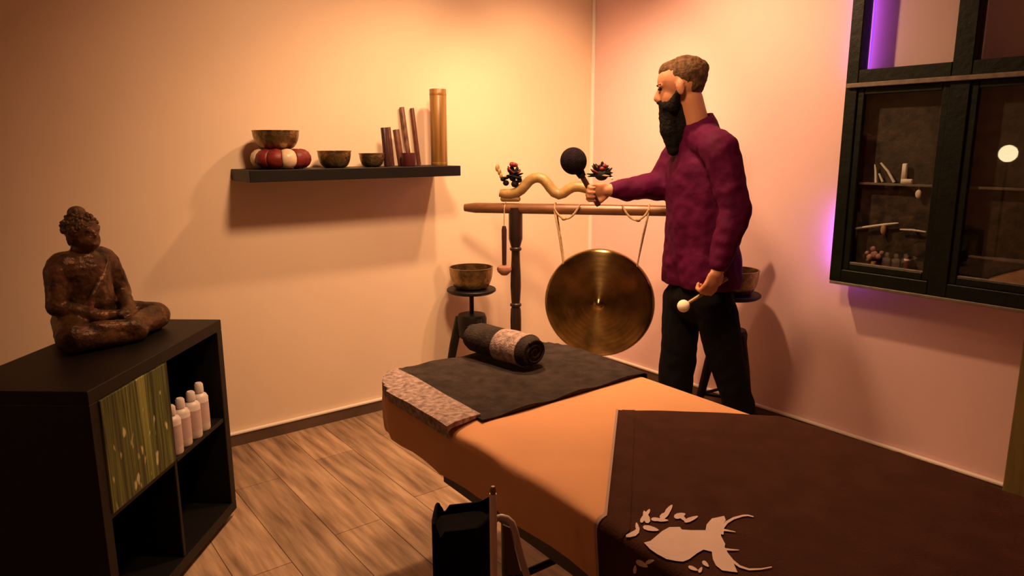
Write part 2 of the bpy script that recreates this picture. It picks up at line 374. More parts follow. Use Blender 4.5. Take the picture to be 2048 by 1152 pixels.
# seated statue
SB = PZ(196,676,.77); SD = (.94*Vector((math.cos(YAW),-math.sin(YAW),0))-.34*Vector((math.sin(YAW),math.cos(YAW),0))).normalized(); SM = Matrix(((SD.x,-SD.y,0,SB.x),(SD.y,SD.x,0,SB.y),(0,0,1,.77),(0,0,0,1))) @ Matrix.Scale(1.03,4)
st = empty('seated_statue', SB, 'dark bronze statue sitting cross-legged on the black cabinet', 'statue')
def scap(mb,a,ra,b,rb): mb.cap(SM@Vector(a),ra*1.03,SM@Vector(b),rb*1.03)
def sell(mb,c,r): mb.ell(SM@Vector(c),tuple(q*1.03 for q in r),SM.to_3x3().normalized())
mb = MB()
for s in (-1,1):
    scap(mb,(-.03,.05*s,.055),.060,(.085,.15*s,.045),.046)
    scap(mb,(.085,.15*s,.043),.044,(.155,-.01*s,.034+.008*(s+1)),.032)
    scap(mb,(.155,-.01*s,.034+.008*(s+1)),.028,(.12,-.10*s,.05+.008*(s+1)),.022)
    scap(mb,(-.03,.06*s,.238),.042,(-.025,.088*s,.226),.037)
    scap(mb,(-.025,.092*s,.224),.034,(-.01,.115*s,.125),.029)
    scap(mb,(-.01,.115*s,.122),.027,(.085,.05*s,.088),.022)
    scap(mb,(.085,.05*s,.088),.020,(.12,-.01*s,.088),.013)
scap(mb,(-.045,0,.05),.095,(-.03,0,.12),.078); scap(mb,(-.03,0,.12),.080,(-.025,0,.215),.072)
scap(mb,(-.028,-.06,.232),.052,(-.028,.06,.232),.052); scap(mb,(-.025,0,.24),.036,(-.018,0,.31),.030)
scap(mb,(-.06,0,.02),.035,(.10,0,.02),.035)
sell(mb,(-.012,0,.335),(.050,.043,.056)); sell(mb,(.012,0,.314),(.031,.033,.036))
scap(mb,(.034,0,.348),.005,(.043,0,.328),.007)
for s in (-1,1): sell(mb,(-.015,.045*s,.322),(.010,.006,.026)); sell(mb,(.034,.016*s,.345),(.008,.010,.004))
sell(mb,(.038,0,.302),(.008,.014,.005))
o = voxel(mb.build('figure','statue',st),.0042,3,.0022,.03)
for v_ in o.data.vertices: v_.co.z = max(v_.co.z, .0005)
mb = MB(); sell(mb,(-.020,0,.352),(.053,.047,.046)); sell(mb,(-.026,0,.395),(.026,.026,.022))
for i in range(150):
    a = random.uniform(0,2*math.pi); zz = random.uniform(-.35,1); rr = math.sqrt(max(0,1-zz*zz))
    p = Vector((-.020+.053*rr*math.cos(a), .047*rr*math.sin(a), .352+.046*zz))
    if p.x > .018 and p.z < .375: continue
    mb.ell(SM@p,.0056,n=8,m=6)
mb.build('hair_curls','statue_hair',st,smooth='all')
scp = MB()
for i in range(5):
    q=.012*i; scp.tube([SM@Vector(p_) for p_ in ((-.060+q*.3,.062-q,.272-q*.2),(-.018+q*.5,.066-q,.278-q*.5),(.030+q*.3,.040-q,.238-q),(.047,.005-q,.196-q),(.050,-.035-q*.4,.150-q),(.030,-.070,.112-q*.8))],[.007,.008,.008,.008,.008,.006],8)
voxel(scp.build('robe_fold','statue',st),.004,2)

# ------------------------------------------------------------------ wall shelf and what stands on it
SZ = 1.285
MB().box((-2.19,-.26,1.235),(-1.145,-.001,SZ),bev=.002).build('wall_shelf','black_wood',org=(-1.67,-.13,1.235),label='long black floating shelf on the cream wall, holding bowls and tubes',category='shelf')
def bowl(name, loc, r, h, label, group, foot=.45, bulge=1.0, mt='bowl'):
    t = .0045; out = []; n = 9
    for i in range(n+1):
        q = i/n; a = q*math.pi/2; out.append((r*(foot+(1-foot)*math.sin(a)**.8*bulge) if i<n else r, h*(1-math.cos(a))**.85 if i<n else h))
    out[0] = (r*foot,0)
    inn = [(max(.001,a-t), b+t*.8) for a,b in out][::-1]; inn[0] = (r-t,h-.0005)
    prof = [(.001,0)]+out+[(r+.002,h),(r+.002,h+.004),(r-t,h+.004)]+inn+[(.001,inn[-1][1])]
    return MB().lathe(prof,40,T(loc),cap=False).build(name,mt,org=loc,smooth=True,label=label,category='bowl',group=group)
c0 = Vector((-2.012,-.142,SZ+.0005))
cu = empty('ring_cushion', c0, 'dark red and cream segmented ring cushion under a singing bowl on the shelf', 'cushion')
for i in range(12):     # segments of the ring
    mb = MB(); a0 = 2*math.pi*(i+.42)/12; pts=[]; rad=[]
    for k in range(9):
        q=k/8; a=a0+q*2*math.pi/12; pts.append(c0+Vector((.088*math.cos(a),.088*math.sin(a),.044))); rad.append(.0435*(.86+.14*math.sin(math.pi*q)))
    mb.tube(pts,rad,14).build('segment',['brocade','brocade','cream_satin'][i%3],cu,smooth='all')
MB().lathe([(.001,.02),(.055,.02),(.06,.05),(.001,.055)],24,T(c0)).build('core','brocade',cu,smooth=True)
bowl('singing_bowl', (-2.028,-.142,SZ+.084), .098,.078,'bronze singing bowl set on the red ring cushion','singing bowls',.5)
bowl('singing_bowl', (-1.757,-.13,SZ+.0005), .076,.073,'larger of two bronze bowls standing directly on the black shelf','singing bowls',.55)
bowl('singing_bowl', (-1.567,-.13,SZ+.0005), .060,.060,'smallest bronze bowl on the black shelf beside the thin sticks','singing bowls',.5)
def rod(name, base, top, r, mt, label, cat, hollow=False, grp=None):
    base=Vector(base); top=Vector(top); L=(top-base).length; M=(top-base).to_track_quat('Z','Y').to_matrix().to_4x4(); M.translation=base
    prof=[(.001,0),(r*.95,0),(r,.002),(r,L-.002),(r*.95,L)]+([(r*.72,L),(r*.70,L-.04),(.001,L-.04)] if hollow else [(.001,L)])
    k=dict(label=label,category=cat)
    if grp: k['group']=grp
    return MB().lathe(prof,20,M,cap=False).build(name,mt,org=base,smooth=True,**k)
t = empty('bamboo_tube',(-1.19,-.13,SZ+.0005),'tall thick golden bamboo tube standing at the end of the shelf','tube')
MB().lathe([(.001,0),(.041,0),(.042,.003),(.042,.374),(.040,.377),(.032,.377),(.031,.30),(.001,.30)],28,T((-1.19,-.13,SZ+.0005)),cap=False).build('tube','bamboo',t,smooth=True)
for z in (.005,.345): MB().lathe([(.0423,z),(.0432,z+.006),(.0423,z+.012)],28,T((-1.19,-.13,SZ+.0005)),cap=False).build('binding','bamboo',t,smooth=True)
rod('wooden_stick',(-1.486,-.13,SZ+.0008),(-1.492,-.118,1.470),.0155,'stickdark','short thick dark stick standing beside the smallest shelf bowl','stick')
rod('wooden_stick',(-1.405,-.03,SZ+.0008),(-1.412,-.014,1.475),.0105,'redstick','slim reddish stick leaning on the wall behind the short dark stick','stick')
rod('wooden_stick',(-1.392,-.098,SZ+.0008),(-1.404,-.076,1.462),.0165,'redstick','short thick reddish stick behind the dark red cup','stick')
rod('wooden_stick',(-1.315,-.045,SZ+.001),(-1.335,-.016,1.575),.0125,'stickpat','tall patterned stick leaning on the wall above the dark red cup','stick')
rod('wooden_stick',(-1.255,-.035,SZ+.001),(-1.275,-.014,1.572),.0110,'redstick','tall reddish stick leaning on the wall nearest the bamboo tube','stick')
MB().lathe([(.001,0),(.032,0),(.034,.003),(.034,.064),(.030,.064),(.028,.01),(.001,.01)],24,T((-1.385,-.157,SZ+.0005)),cap=False).build('small_cup','redcup',org=(-1.385,-.157,SZ+.0005),smooth=True,label='small dark red cup in front of the sticks on the shelf',category='cup')

# ------------------------------------------------------------------ massage table, sheet, towels, blanket
BA = -.019; BZ = .66; BO = Vector((-2.1919,-1.2973,0)); BW, BL, BR = .725, 1.95, .17
bu = Vector((math.cos(BA),math.sin(BA),0)); bv = Vector((-math.sin(BA),math.cos(BA),0))
def BP(u,v,z): return BO + bu*u + bv*v + Vector((0,0,z))
def outline(inset, n=18):
    pts=[]; r=max(.005,BR-inset)
    cs_=[(BW-inset-r,-inset-r,0),(inset+r,-inset-r,90),(inset+r,-BL+inset+r,180),(BW-inset-r,-BL+inset+r,270)]
    prev=None
    for cx,cy,a0 in cs_:
        for i in range(n+1):
            a=math.radians(a0+90*i/n); pts.append((cx+r*math.cos(a),cy+r*math.sin(a)))
    # subdivide long straight runs
    out=[]
    for i,p in enumerate(pts):
        q=pts[(i+1)%len(pts)]; d=math.dist(p,q); k=max(1,int(28*d/1.6)) if d>.2 else 1
        for j in range(k): out.append((p[0]+(q[0]-p[0])*j/k,p[1]+(q[1]-p[1])*j/k))
    return out
def ringmesh(spec, wob=None):
    mb=MB(); rings=[]
    base=outline(0)
    for inset,z in spec:
        o=[]
        for i,(x_,y_) in enumerate(base):
            # inset towards the spine of the table
            cx=BW/2; cy=min(-BW/2,max(-BL+BW/2,y_)); dx,dy=x_-cx,y_-cy; L=math.hypot(dx,dy); k_=max(.02,(L-inset)/L)
            px,py,pz=cx+dx*k_,cy+dy*k_,z
            if wob: px,py,pz=wob(i/len(base),inset,px,py,pz)
            o.append(BP(px,py,pz))
        rings.append(o)
    n=len(base); v=sum(rings,[]); f=[]
    for k_ in range(len(rings)-1):
        for i in range(n): j=(i+1)%n; f.append((k_*n+i,k_*n+j,(k_+1)*n+j,(k_+1)*n+i))
    f.append(tuple(range((len(rings)-1)*n,len(rings)*n)))
    return mb.add(v,f)
tb = empty('massage_table', BP(BW/2,-BL/2,0), 'dark massage table with slim legs under the peach sheet', 'massage table')
ringmesh([(.06,.53),(.02,.535),(.012,.55),(.012,.635),(.03,.65),(.1,.652),(.34,.652)]).build('padded_top','vinyl',tb,smooth=True)
for a,b in (((.03,-1.85,.465),(.07,-.42,.528)),((BW-.07,-1.85,.465),(BW-.03,-.42,.528))): MB().box(a,b,Matrix(((bu.x,bv.x,0,BO.x),(bu.y,bv.y,0,BO.y),(0,0,1,0),(0,0,0,1)))).build('side_rail','post',tb)
for u_ in (.12,BW-.12):
    for v_ in (-.60,-1.60): MB().tube([BP(u_,v_,.0),BP(u_,v_,.03),BP(u_,v_,.5)],[.02,.016,.02],12).build('leg','post',tb,smooth=True)
for v_ in (-.60,-1.60): MB().tube([BP(.12,v_,.22),BP(BW-.12,v_,.22)],.011).build('stretcher','post',tb,smooth=True)
def wob(q,inset,x_,y_,z_):
    p=Vector((x_*5,y_*5,z_*3)); a=noise.noise(p*1.1)
    s=max(0,min(1,(BZ-.004-z_)/.03))
    k_=s*(.010*a+.006*math.sin(q*170+5*a)*min(1,(BZ-z_)/.12))
    cx=BW/2; cy=min(-BW/2,max(-BL+BW/2,y_)); d=Vector((x_-cx,y_-cy)).normalized()
    fold=.004*math.sin((y_*.6+x_)*22+3*a)*max(0,1-x_/.30) if z_>BZ-.01 else 0
    return x_+d.x*k_, y_+d.y*k_, z_+fold*.8+(0 if z_>.6 else .018*noise.noise(Vector((q*9,0,3))))
spec=[(.004,.512),(.0,.525),(-.004,.56),(-.006,.60),(-.005,.63),(-.001,.648),(.008,.656),(.02,BZ-.001)]+[(.02+.34*i/16,BZ) for i in range(1,16)]
ringmesh(spec,wob).build('fitted_sheet','sheet',org=BP(BW/2,-BL/2,.512),smooth='all',label='peach orange sheet stretched over the massage table',category='bed sheet')
def drape(u_,v_,lift,R=.0,slack=.0):
    # lay an unrolled point on the table; beyond the long edges it hangs down, beyond the head too
    z_=BZ+lift; lo,hi=-.008-lift*.3-slack,BW+.008+lift*.3
    if u_<lo and R:
        o_=lo-u_; t_=min(o_/R,math.pi/2); u_=lo-R*math.sin(t_); z_-=R*(1-math.cos(t_))+max(0,o_-R*math.pi/2)
    elif u_<lo: z_-=(lo-u_); u_=lo-.007
    elif u_>hi: z_-=(u_-hi); u_=hi+.004
    if v_>.0:
        z_-=v_; v_=.006
    # rounded head corners
    for cx in (BR,BW-BR):
        if v_>-BR and ((cx<.3 and u_<BR) or (cx>.3 and u_>BW-BR)):
            dx,dy=u_-cx,v_+BR; L=math.hypot(dx,dy)
            if L>BR+.008:
                k_=(BR+.008)/L; z_=min(z_,BZ+lift-(L-BR-.008)); u_,v_=cx+dx*k_,-BR+dy*k_
    return BP(u_,v_,z_)
def cloth(mb, fn, nu, nv, th):
    top=[]; 
    for i in range(nu+1):
        for j in range(nv+1): top.append(fn(i/nu,j/nv,th))
    bot=[]
    for i in range(nu+1):
        for j in range(nv+1): bot.append(fn(i/nu,j/nv,.0045))
    W=nv+1; N=(nu+1)*W; f=[]
    for i in range(nu):
        for j in range(nv):
            a,b,c,d=i*W+j,(i+1)*W+j,(i+1)*W+j+1,i*W+j+1; f.append((a,b,c,d)); f.append((N+d,N+c,N+b,N+a))
    for i in range(nu): f.append((i*W,N+i*W,N+(i+1)*W,(i+1)*W)); f.append((i*W+nv,(i+1)*W+nv,N+(i+1)*W+nv,N+i*W+nv))
    for j in range(nv): f.append((j,j+1,N+j+1,N+j)); f.append((nu*W+j,N+nu*W+j,N+nu*W+j+1,nu*W+j+1))
    return mb.add(top+bot,f)
tw = empty('bath_towel', BP(BW/2,-.3,BZ), 'dark grey towel with a pale fleecy stripe spread over the head of the table', 'towel')
def tfn(u0_,u1_,extra):
    def fn(a,b,th):
        u_=u0_+(u1_-u0_)*a; v_=-.535+.03*a+ (.60)*b
        w_=.003*noise.noise(Vector((u_*14,v_*9,2)))+.003*math.sin(u_*30+v_*10)
        return drape(u_,v_,th+extra+ (w_ if th>.005 else 0))
    return fn
cloth(MB(),tfn(.085,.80,.002),48,36,.010).build('cloth','towel',tw,smooth=True)
cloth(MB(),tfn(-.035,.10,.003),14,36,.015).build('stripe','towel_light',tw,smooth=True,label='pale fleecy stripe')
# rolled towel
pa=PZ(948,700,BZ+.02); pb=PZ(1068,735,BZ+.02); RR=.056
ax=(pb-pa); ax.z=0; ax.normalize(); mid=(pa+pb)/2; mid.z=BZ+.020+RR*.90
sd=Vector((-ax.y,ax.x,0)); RL=.145
rtw = empty('rolled_towel',Vector((mid.x,mid.y,BZ+.013)),'rolled-up dark grey towel with a pale band lying on the spread towel','towel')
def roll(mb,l0,l1,r,closed=True,n=40):
    prof=[]; K=10
    for i in range(K+1):
        q=i/K; l=l0+(l1-l0)*q; e=min(q,1-q)*(l1-l0); rr=r*(1 if not closed else min(1,.80+.20*min(1,e/.02)**.5)); prof.append((l,rr))
    v=[];f=[]
    for l,rr in prof:
        for k_ in range(n):
            a=2*math.pi*k_/n; cz=math.sin(a); cx=math.cos(a)
            wv=1+.03*noise.noise(Vector((l*20,cx*2,cz*2)))
            v.append(mid+ax*l+sd*(rr*wv*cx*1.12)+Vector((0,0,rr*wv*cz*.90)))
    for i in range(K):
        for k_ in range(n): j=(k_+1)%n; f.append((i*n+k_,i*n+j,(i+1)*n+j,(i+1)*n+k_))
    f.append(tuple(range(n-1,-1,-1))); f.append(tuple(range(K*n,K*n+n)))
    return mb.add(v,f)
roll(MB(),-RL,RL,RR).build('roll','towel',rtw,smooth=True)
roll(MB(),.005,.115,RR+.003,False).build('band','towel_light',rtw,smooth=True,label='pale fleecy band')
for s in (-1,1):
    pts=[]
    for i in range(50):
        a=i*.30; r_=.006+.040*i/50; pts.append(mid+ax*(s*(RL+.001))+sd*(r_*math.cos(a)*1.1)+Vector((0,0,r_*math.sin(a)*.9)))
    MB().tube(pts,.0035,6).build('spiral_edge','towel',rtw,smooth=True)
# blanket with the deer print
KC = PZ(1235,825,BZ+.012); k1=(PZ(1500,830,BZ+.012)-KC); k1.z=0; k1.normalize(); k2=PZ(1211,1048,BZ+.012)-KC; k2.z=0; k2.normalize(); KD=k1.x*k2.y-k1.y*k2.x
BLK_L, BLK_W = 1.45, .98
def to_uv(P): d=P-BO; return d.dot(bu), d.dot(bv)
def blank(a_,b_,lift,wav=True):
    P=KC+k1*a_+k2*b_; u_,v_=to_uv(P)
    if v_<-BL+.01: v_=-BL+.01+ (v_+BL-.01)*.0
    w_=(.004*noise.noise(Vector((a_*6,b_*6,5)))+.003*math.sin(a_*11+b_*3)+.004) if wav else 0
    e=math.exp(-a_/.02)*.004
    if u_<-.012: v_+=(-.012-u_)*.85
    return drape(u_,v_,lift+w_+e,.022,.004)
bk = empty('deer_blanket', KC, 'dark brown blanket with a pale stag print draped across the massage table', 'blanket')
cloth(MB(),lambda a,b,th: blank(a*BLK_L,b*BLK_W,th+.002),150,110,.010).build('cloth','blanket',bk,smooth=True)
cloth(MB(),lambda a,b,th: blank(-.004+a*.006,b*BLK_W,th+.003),2,90,.011).build('hem','hem',bk,smooth=True,label='pale hem edge')
cloth(MB(),lambda a,b,th: blank(.012+a*.035,b*BLK_W,th+.0032),6,90,.0105).build('border','blanket',bk,smooth=True)
def zp(x_,y_): # zoomed-crop pixel -> blanket coordinates
    P=PZ(1200+x_*.4141,800+y_*.4141,BZ+.016); d=P-KC; return (d.x*k2.y-d.y*k2.x)/KD,(k1.x*d.y-k1.y*d.x)/KD
def flat(polys):
    mb=MB()
    import bmesh
    from mathutils.geometry import tessellate_polygon
    for poly in polys:
        pts=[zp(*p) for p in poly]; bm=bmesh.new(); vs=[bm.verts.new((a,b,0)) for a,b in pts]; bm.faces.new(vs)
        bmesh.ops.triangulate(bm,faces=bm.faces[:])
        for _ in range(2): bmesh.ops.subdivide_edges(bm,edges=[e for e in bm.edges if e.calc_length()>.02],cuts=1,use_grid_fill=True)
        bm.verts.index_update(); 
        mb.add([blank(v.co.x,v.co.y,.0145) for v in bm.verts],[tuple(v.index for v in f.verts) for f in bm.faces]); bm.free()
    return mb
body=[(225,710),(262,678),(300,645),(335,624),(385,620),(395,632),(440,632),(510,628),(515,600),(540,570),(600,555),(608,575),(590,605),(580,630),(586,655),(605,690),(600,715),(622,745),(645,780),(665,825),(630,822),(590,818),(560,795),(545,765),(540,730),(500,722),(470,740),(430,772),(400,785),(340,785),(300,765),(260,740)]
flat([body]).build('deer_print','print',bk,label='pale stag head print')
def stroke(pts,w_):
    out=[];back=[]
    for i,p in enumerate(pts):
        a=pts[max(0,i-1)]; b=pts[min(len(pts)-1,i+1)]; dx,dy=b[0]-a[0],b[1]-a[1]; L=math.hypot(dx,dy); ww=w_*(1-.75*i/(len(pts)-1))
        out.append((p[0]-dy/L*ww,p[1]+dx/L*ww)); back.append((p[0]+dy/L*ww,p[1]-dx/L*ww))
    return out+back[::-1]
flat([stroke([(588,645),(592,612),(612,586),(645,566),(690,553),(715,552),(742,560)],9),stroke([(588,622),(620,626),(655,632)],6),
      stroke([(592,705),(612,738),(640,770),(675,796),(720,810),(780,808),(830,800)],9),stroke([(598,715),(635,717),(672,718)],6)]).build('antler_print','print',bk,label='thin pale antler print')
lv=[]
for (x_,y_,a,l_,w_) in [(172,660,60,34,14),(178,625,100,18,8),(245,635,-10,40,12),(222,580,110,32,15),(205,590,70,20,9),(232,555,60,16,8),(272,590,0,26,9),(312,568,35,28,13),(332,540,55,30,11),(300,592,0,30,8),(385,565,20,30,13),(400,575,-40,24,10),(440,578,25,38,10),(250,800,-25,34,11),(212,818,80,18,9),(510,790,-40,20,10),(450,815,-20,26,9),(485,820,60,16,8),(285,795,10,18,8)]:
    q=math.radians(a); pl=[]
    for i in range(10):
        t_=2*math.pi*i/10; ex=l_*math.cos(t_); ey=w_*math.sin(t_)*(1-.35*math.cos(t_)); pl.append((x_+ex*math.cos(q)+ey*math.sin(q),y_-ex*math.sin(q)+ey*math.cos(q)))
    lv.append(pl)
for pl in lv: flat([pl]).build('leaf_print','print',bk)

# ------------------------------------------------------------------ things on the floor beside the table
def depthpt(x_,y_,zc): return CAM+(fw+rt*((x_-1024)/F)+up*((576-y_)/F))*zc
tp=depthpt(930,1032,1.285)
bg=empty('black_bag',(tp.x,tp.y,0),'upright black fabric bag with a dipped rim beside the massage table','bag')
rh=Vector((math.cos(YAW),-math.sin(YAW),0)); fh=Vector((math.sin(YAW),math.cos(YAW),0))
mb=MB(); N=40; H0=tp.z
prof=[(.0,.94),(.02,1.0),(.2,1.02),(.45,1.0),(.7,.98),(.9,.97),(1.0,.96)]
v=[];f=[]
def bagpt(a,q,s,ins=0):
    ca,sa=math.cos(a),math.sin(a); ex=.056*(abs(ca)**.35)*(1 if ca>0 else -1); ey=.05*(abs(sa)**.35)*(1 if sa>0 else -1)
    top=H0+ .022*(1 if ca>0 else 0)*ca -.018*math.exp(-((ca*.056+.022)/.010)**2)+.006*(ca<-.8)
    return Vector((tp.x,tp.y,0))+rh*(ex*s-(.004*q)-ins*ex)+fh*(ey*s-ins*ey)+Vector((0,0,top*q))
for q,s in prof:
    for i in range(N): v.append(bagpt(2*math.pi*i/N,q,s))
for i in range(N): v.append(bagpt(2*math.pi*i/N,1.0,.96,.08))
for i in range(N): v.append(bagpt(2*math.pi*i/N,.97,.96,.10))
K=len(prof)+2
for k_ in range(K-1):
    for i in range(N): j=(i+1)%N; f.append((k_*N+i,k_*N+j,(k_+1)*N+j,(k_+1)*N+i))
f.append(tuple(range(N-1,-1,-1))); f.append(tuple(range((K-1)*N,K*N)))
mb.add(v,f).build('body','bag',bg,smooth=True)
pts=[Vector((tp.x,tp.y,0))+rh*(.035*math.cos(a))+fh*(.045)+Vector((0,0,H0-.10+.09*math.sin(a))) for a in [math.pi*i/10 for i in range(11)]]
MB().tube(pts,.006,8).build('handle','bag',bg,smooth=True)
pp=depthpt(986,985,1.17)
ps=empty('pole_stand',(pp.x,pp.y,0),'thin pale enamel pole stand with a small cap beside the black bag','stand')
MB().lathe([(.001,0),(.036,0),(.036,.008),(.012,.014),(.001,.014)],28,T((pp.x,pp.y,0))).build('foot','pale_metal',ps,smooth=True)
MB().tube([(pp.x,pp.y,.012),(pp.x,pp.y,pp.z-.002)],.0062,12).build('pole','pale_metal',ps,smooth=True)
MB().lathe([(.0045,-.002),(.0055,.002),(.0055,.007),(.003,.011),(.001,.011)],14,T((pp.x,pp.y,pp.z))).build('cap','stick',ps,smooth=True)
cpx=[(1003,1034,1.43),(1014,1037,1.43),(1024,1046,1.43),(1030,1062,1.43),(1036,1090,1.43),(1044,1120,1.43),(1053,1150,1.43)]
pts=[depthpt(*q) for q in cpx]; d=(pts[-1]-pts[-2]).normalized(); e=pts[-1].copy(); e2=Vector((e.x+.03,e.y-.02,.006))
rr_=empty('bent_tube_rack',(e2.x,e2.y,0),'low rack of bent grey tube with a brown panel under the table edge','rack')
lf=depthpt(994,1036,1.43)
MB().tube([Vector((lf.x+.002,lf.y+.03,.006)),Vector((lf.x-.004,lf.y+.02,lf.z-.08)),Vector((lf.x-.008,lf.y+.012,lf.z-.016)),lf]+pts+[e2],.0068,10).build('frame_tube','grey_tube',rr_,smooth=True)
pnl=[depthpt(1006,1050,1.436),depthpt(1020,1056,1.436),depthpt(1030,1100,1.436),depthpt(1043,1150,1.436),depthpt(1015,1150,1.436)]
bk_=[p+fh*.004 for p in pnl]; n_=len(pnl)
MB().add(pnl+bk_,[tuple(range(n_-1,-1,-1)),tuple(range(n_,2*n_))]+[(i,(i+1)%n_,n_+(i+1)%n_,n_+i) for i in range(n_)]).build('panel','brown_panel',rr_)

# ------------------------------------------------------------------ gong stand, gong, serpent, hanging mallet
gd=Vector((.645,-.764,0)).normalized(); gn=Vector((-gd.y,gd.x,0)); gn=gn if gn.dot(fw)<0 else -gn
G0=Vector((-1.08,-.19,0))
def GP(t,z,o=0): return G0+gd*t+gn*o+Vector((0,0,z))
BZT=1.094
gs=empty('gong_stand',GP(.705,0),'dark turned-wood gong stand with a long reddish beam','gong stand')
R=Matrix((gd,gn,Vector((0,0,1)))).transposed().to_4x4(); R.translation=GP(.705,BZT-.026)
ends=[]; 
pts=[];rad=[]
for i in range(25):
    q=i/24; t_=.0+1.41*q; e=min(t_,1.41-t_); pts.append(GP(t_,BZT-.027)); rad.append(.027*(.72+.28*min(1,e/.014)))
MB().tube(pts,rad,18).build('beam','beam',gs,smooth=True)
for t_ in (.272,1.138):
    prof=[(.034,1.072),(.036,1.03),(.036,.93),(.036,.91),(.026,.875),(.024,.868),(.031,.862),(.031,.853),(.022,.845),(.023,.80),(.027,.72),(.028,.66),(.024,.59),(.022,.572),(.030,.566),(.030,.556),(.022,.550),(.027,.535),(.029,.48),(.028,.38),(.023,.30),(.023,.28),(.032,.27),(.032,.05)]
    MB().lathe(prof[::-1],24,T(GP(t_,0))).build('post','post',gs,smooth=True)
    MB().box((-.025,-.15,.0),(.025,.15,.055),Matrix(((gd.x,gn.x,0,GP(t_,0).x),(gd.y,gn.y,0,GP(t_,0).y),(0,0,1,0),(0,0,0,1))),.006).build('foot','post',gs)
MB().tube([GP(.272,.16),GP(1.138,.16)],.018,14).build('stretcher','post',gs,smooth=True)
GC=GP(.712,.597,.05); GR=.277
gg=empty('gong',GC,'round hammered brass gong hanging from the wooden beam','gong')
GM=Matrix((gd,Vector((0,0,1)),gn)).transposed().to_4x4(); GM.translation=GC
prof=[(.001,.028),(.010,.0275),(.016,.024),(.022,.016),(.030,.0135),(.045,.0125)]
for i in range(1,24):
    r_=.045+(.262-.045)*i/23; prof.append((r_,.0125-.010*(i/23)**1.6+.0006*math.sin(i*2.4)))
prof+=[(.268,.001),(.274,-.006),(.277,-.016),(.275,-.022),(.271,-.020),(.266,-.008),(.24,-.002),(.05,.006),(.001,.008)]
dk=MB().lathe(prof,96,T(GC),cap=False).build('disc','brass',gg,smooth='all'); dk.rotation_euler=GM.to_3x3().to_euler()
MB().lathe([(.2735,-.007),(.2775,-.012),(.279,-.017),(.2765,-.0225)],96,GM,cap=False).build('rim','brass_rim',gg,smooth='all')
for tt,ga,zb in ((.478,.530,.79),(.945,.897,.79)):
    s=1 if ga>.7 else -1
    MB().tube([GP(ga,zb,.045),GP((ga+tt)/2,.95,.047),GP(tt,BZT-.03,.034),GP(tt,BZT+.004,.012),GP(tt,BZT+.003,-.012),GP(tt,BZT-.03,-.034),GP(ga,zb+.01,.018)],.0042,8).build('cord','rope',gg,smooth=True)
    # loose loop hanging under the beam
    t1=tt+.05 if s<0 else tt-.05; pts=[]
    for i in range(17):
        q=i/16; a=math.pi*q; pts.append(GP(tt+(.13*q if s<0 else -.13*q), BZT-.02+.022*(q if s<0 else q)-.062*math.sin(a)**.8, .036))
    MB().tube(pts,.0055,8).build('loop','rope',gg,smooth=True)
    MB().ell(GP(t1,BZT-.07,.037),(.014,.014,.011)).build('knot','rope',gg,smooth=True)
# serpent-like ornament on the beam
sp=empty('serpent_ornament',GP(.47,BZT),'wavy golden-brown carved wood ornament with dark red-topped ends lying along the gong beam','ornament')
wpx=[(1000,386),(1010,388),(1022,388),(1034,385),(1043,379),(1051,370),(1059,361),(1068,356),(1077,355),(1086,358),(1094,366),(1101,376),(1109,385),(1118,389),(1127,386),(1136,379),(1146,374),(1157,373),(1168,375),(1180,379),(1192,384),(1204,387),(1216,384),(1226,377),(1234,368),(1240,360)]
n0=gn.dot(G0)
def GX(x_,y_,o=0): return onplane(x_,y_,gn,n0+o)
pts=[GX(*q) for q in wpx]; rad=[.020,.025]+[.0265]*17+[.026,.025,.024,.022,.019,.016,.011]
MB().tube(pts,rad,16).build('body','serpent',sp,smooth=True)
MB().cap(GX(1006,398),.014,GX(1036,398),.014).build('support','serpent',sp,smooth=True)
def tuft(cx,cy,wid,seed,spread):
    rnd=random.Random(seed); c=GX(cx,cy)
    MB().ell(c,(wid*.55,.022,.028),Matrix((gd,gn,Vector((0,0,1)))).transposed(),14,10).build('head','tuft',sp,smooth='all')
    for k_ in range(30):
        a=rnd.uniform(-.35,math.pi+.35); d=(gd*math.cos(a)*spread+Vector((0,0,1))*math.sin(a)*.85+gn*rnd.uniform(-.7,.7)).normalized()
        red=(k_%5==0 and math.sin(a)>.5); L=rnd.uniform(.018,.030)*(wid/.04)**.35
        base=c+gd*(rnd.uniform(-.5,.5)*wid*.6); Q=d.to_track_quat('X','Z').to_matrix()
        MB().ell(base+d*(.010+L*.8),(L,rnd.uniform(.010,.015),.005),Q,10,6).build('petal' if red else 'leaf','redtuft' if red else ('serpent' if k_ in (7,) else 'tuft'),sp,smooth='all')
    for k_ in range(5):
        MB().ell(c+Vector((0,0,.058 if wid<.05 else .034))+gd*rnd.uniform(-.012,.014)+gn*rnd.uniform(-.01,.01)+Vector((0,0,rnd.uniform(-.012,.014))),(.014,.014,.011),None,10,6).build('blossom','redtuft',sp,smooth='all')
    for k_ in range(1):
        MB().ell(c+gd*rnd.uniform(.5,.9)*wid+gn*.022+Vector((0,0,rnd.uniform(-.035,-.012))),(.006,.004,.008),None,8,6).build('bead','whitebit',sp,smooth='all')
tuft(1026,352,.040,3,.75)
for dx,dy,r_ in ((-31,-16,.016),(-27,-8,.014),(-24,0,.012)): MB().ell(GX(1026+dx,352+dy,.01),(r_*.8,r_*.5,r_*1.2),None,10,7).build('gilt_leaf','serpent',sp,smooth='all')
for dx,dy,r_ in ((-20,6,.014),(-14,14,.016),(4,16,.020),(12,8,.016)): MB().ell(GX(1026+dx,352+dy,.008),(r_,r_,r_*.9),None,12,8).build('head','tuft',sp,smooth='all')
tuft(1203,350,.062,8,1.5)
